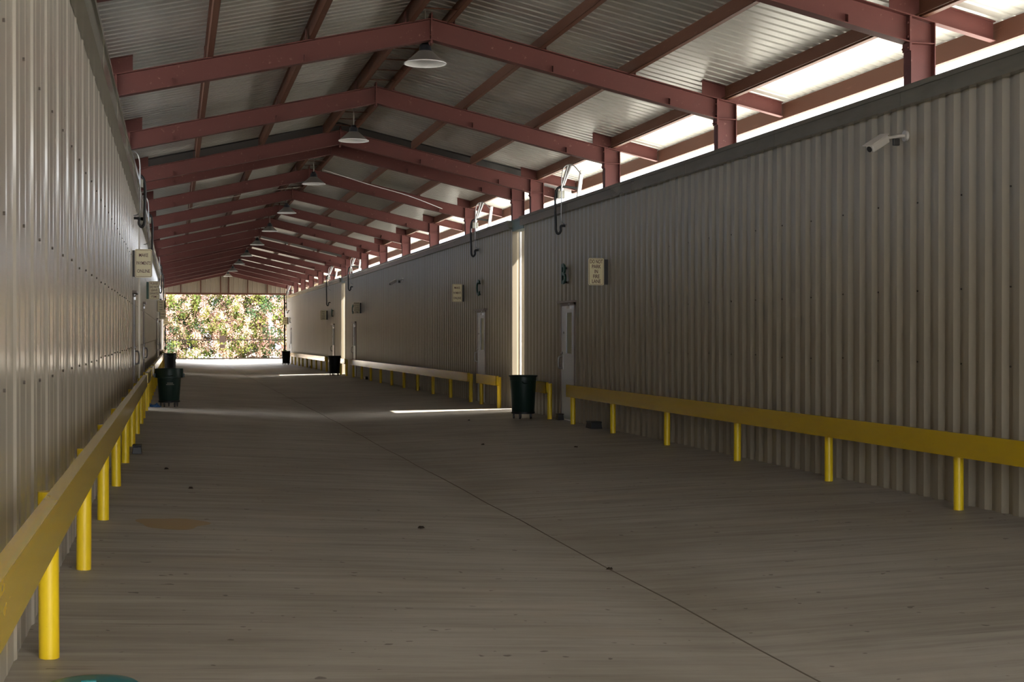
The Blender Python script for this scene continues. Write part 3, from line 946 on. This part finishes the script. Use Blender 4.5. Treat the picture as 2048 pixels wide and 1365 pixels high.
# roof equipment seen over the right cap
m_ = MB(); m_.box(9.6, 10.5, 22.8, 23.8, ZROOF, ZROOF+.85, 0); m_.cyl((10.05,23.3,ZROOF+.85),(10.05,23.3,ZROOF+.90), .38, 24)
tag(m_.build('condenser_unit', M['white'], bevel=.02), 'white air-conditioning unit on the right building roof', 'air conditioner')

# ------------------------------------------------------------------ gate, bushes
gy = 102.0
r = empty('sliding_gate', (0, gy, -1.872), 'dark iron picket gate across the far end of the lane', 'gate')
m_ = MB()
for zz in (.12, 1.42): m_.box(-3.2, 9.25, -.03, .03, zz-.035, zz+.035)
m_.build('gate_rail', M['iron'], r)
for k in range(58):
    xx = -3.1 + k*.213
    m_ = MB(); m_.box(xx-.011, xx+.011, -.011, .011, .08, 1.92); m_.build('picket', M['iron'], r)
m_ = MB(); m_.box(3.02, 3.46, -.05, -.035, 1.24, 1.72); m_.build('notice', M['notice'], r)
m_ = MB(); m_.box(3.08, 3.42, -.05, -.035, .86, 1.10); m_.build('notice', M['notice'], r)
m_ = MB(); m_.box(9.3, 9.42, gy-.06, gy+.06, -1.872, .25); tag(m_.build('gate_post', M['iron']), 'dark gate post at the right end of the picket gate', 'post')

def bush_mesh(seed, nb, leaves, blooms):
    rnd = random.Random(seed)
    blobs = []
    for k in range(nb):
        a = rnd.uniform(0, 2*math.pi); rr_ = rnd.uniform(0, 1.7)
        z = rnd.uniform(.25, 6.4)
        blobs.append((rr_*math.cos(a)*(1.1 if z > 1.2 else .8), rr_*math.sin(a), z, rnd.uniform(.35,.72), rnd.random()))
    fo, fd, fb = MB(), MB(), MB()
    def leafq(mb_, c, s_, el):
        n = Vector((rnd.gauss(0,1), rnd.gauss(0,1), rnd.gauss(0,1))).normalized()
        t = n.orthogonal().normalized(); b2 = n.cross(t)
        q = rnd.uniform(0, 6.28); t, b2 = t*math.cos(q)+b2*math.sin(q), b2*math.cos(q)-t*math.sin(q)
        c = Vector(c)
        mb_.face([c-t*s_*el, c-b2*s_*.5+n*s_*.15, c+t*s_*el, c+b2*s_*.5+n*s_*.15])
    for (x,y,z,r_,w) in blobs:
        for k in range(leaves):
            d = Vector((rnd.gauss(0,1), rnd.gauss(0,1), rnd.gauss(0,.9))).normalized()*r_*rnd.uniform(.45,1.08)
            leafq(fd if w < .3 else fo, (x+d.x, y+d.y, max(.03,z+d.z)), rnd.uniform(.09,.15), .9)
        if w > .25:
            for c_ in range(5):                # blossom panicles on the outside of the crown
                d = Vector((rnd.gauss(0,1), rnd.gauss(0,1)-.3, rnd.gauss(0,.8)+.3)).normalized()*r_*1.05
                for k in range(blooms//5):
                    e = Vector((rnd.gauss(0,.13), rnd.gauss(0,.13), rnd.gauss(0,.17)))
                    leafq(fb, (x+d.x+e.x, y+d.y+e.y, max(.05,z+d.z+e.z)), rnd.uniform(.06,.10), .8)
    tr = MB()
    for k in range(6):
        a = k*1.05+seed; 
        tr.tube([(.10*math.cos(a),.10*math.sin(a),-.05),(.25*math.cos(a),.25*math.sin(a),1.0),(.55*math.cos(a),.55*math.sin(a),2.4),(.9*math.cos(a+.3),.9*math.sin(a+.3),4.3)], .035, 6)
    return fo, fd, fb, tr
protos = []
for sd in (3, 11, 29):
    fo, fd, fb, tr = bush_mesh(sd, 95, 85, 190)
    r = empty('crape_myrtle', (0,0,0), 'x', 'bush', 'pink flowering bushes beyond the gate')
    tk = tr.build('trunk', M['bark'], r, smooth=True)
    tag(fo.build('foliage', M['leaf'], r), kind='stuff')
    tag(fd.build('dark_foliage', M['leaf_dark'], r), kind='stuff')  # clumps with a darker green leaf colour, picked at random
    tag(fb.build('blossoms', M['blossom'], r), kind='stuff')
    protos.append(r)
spots = [(-3.6,107.2,1.0,'pink flowering bush beyond the gate, cut by the left wall'),(-.9,106.3,.82,'leftmost green and pink bush in the far opening'),(1.5,106.9,.95,'pink flowering bush left of the gate notice'),
         (3.9,106.4,.9,'pink flowering bush right behind the gate notice'),(6.2,107.0,.97,'pink flowering bush right of the gate notice'),(8.5,106.5,.8,'rightmost pink flowering bush in the far opening'),
         (11.2,107.4,1.0,'pink flowering bush beyond the gate, cut by the right wall'),
         (.3,110.5,1.15,'taller pink bush in the back row, left'),(4.9,110.8,1.2,'taller pink bush in the back row, centre'),(9.4,110.6,1.1,'taller pink bush in the back row, right')]
used = set()
for k,(x,y,sc,lab) in enumerate(spots):
    p = protos[k%3]
    o = p if (k%3) not in used else copy_tree(p)
    used.add(k%3)
    o.location = (x,y,-1.90); o.rotation_euler = (0,0,k*1.3); o.scale = (sc,sc,sc); o['label'] = lab

# ------------------------------------------------------------------ light
w = bpy.data.worlds.new('world'); S.world = w; w.use_nodes = True
nt = w.node_tree; bg = nt.nodes['Background']
sd = Vector((1, -.27, 1.22)).normalized()
# hazy summer sky: pale blue away from the sun, brighter and whiter around it
tc = nt.nodes.new('ShaderNodeTexCoord')
dot = nt.nodes.new('ShaderNodeVectorMath'); dot.operation = 'DOT_PRODUCT'
nt.links.new(tc.outputs['Generated'], dot.inputs[0]); dot.inputs[1].default_value = sd
mr = nt.nodes.new('ShaderNodeMapRange'); mr.inputs['From Min'].default_value = -.3; mr.inputs['From Max'].default_value = 1
mr.interpolation_type = 'SMOOTHSTEP'
nt.links.new(dot.outputs['Value'], mr.inputs['Value'])
mx = nt.nodes.new('ShaderNodeMix'); mx.data_type = 'RGBA'
mx.inputs['A'].default_value = (.50,.60,.76,1); mx.inputs['B'].default_value = (2.0,1.95,1.85,1)
nt.links.new(mr.outputs['Result'], mx.inputs['Factor'])
nt.links.new(mx.outputs['Result'], bg.inputs['Color'])
bg.inputs['Strength'].default_value = 3.0
sl = bpy.data.lights.new('sun', 'SUN'); sl.energy = 12; sl.angle = R(.6); sl.color = (1, .93, .82)
so = bpy.data.objects.new('sun', sl); C.objects.link(so); so.location = (30,-10,40)
so.rotation_euler = (-sd).to_track_quat('-Z','Y').to_euler()

# ------------------------------------------------------------------ camera
cd = bpy.data.cameras.new('camera'); cam = bpy.data.objects.new('camera', cd); C.objects.link(cam)
cd.sensor_width = 36; cd.lens = 2844/2048*36
th = math.atan(674/2844)
cam.location = (0,0,0)
cam.rotation_euler = (R(90)-math.atan(15.5/2922), 0, -th)
cd.clip_end = 500; cd.clip_start = .05
S.camera = cam
S.view_settings.view_transform = 'Standard'; S.view_settings.look = 'None'
S.view_settings.exposure = 1.5; S.view_settings.gamma = 1
S.view_settings.use_curve_mapping = False
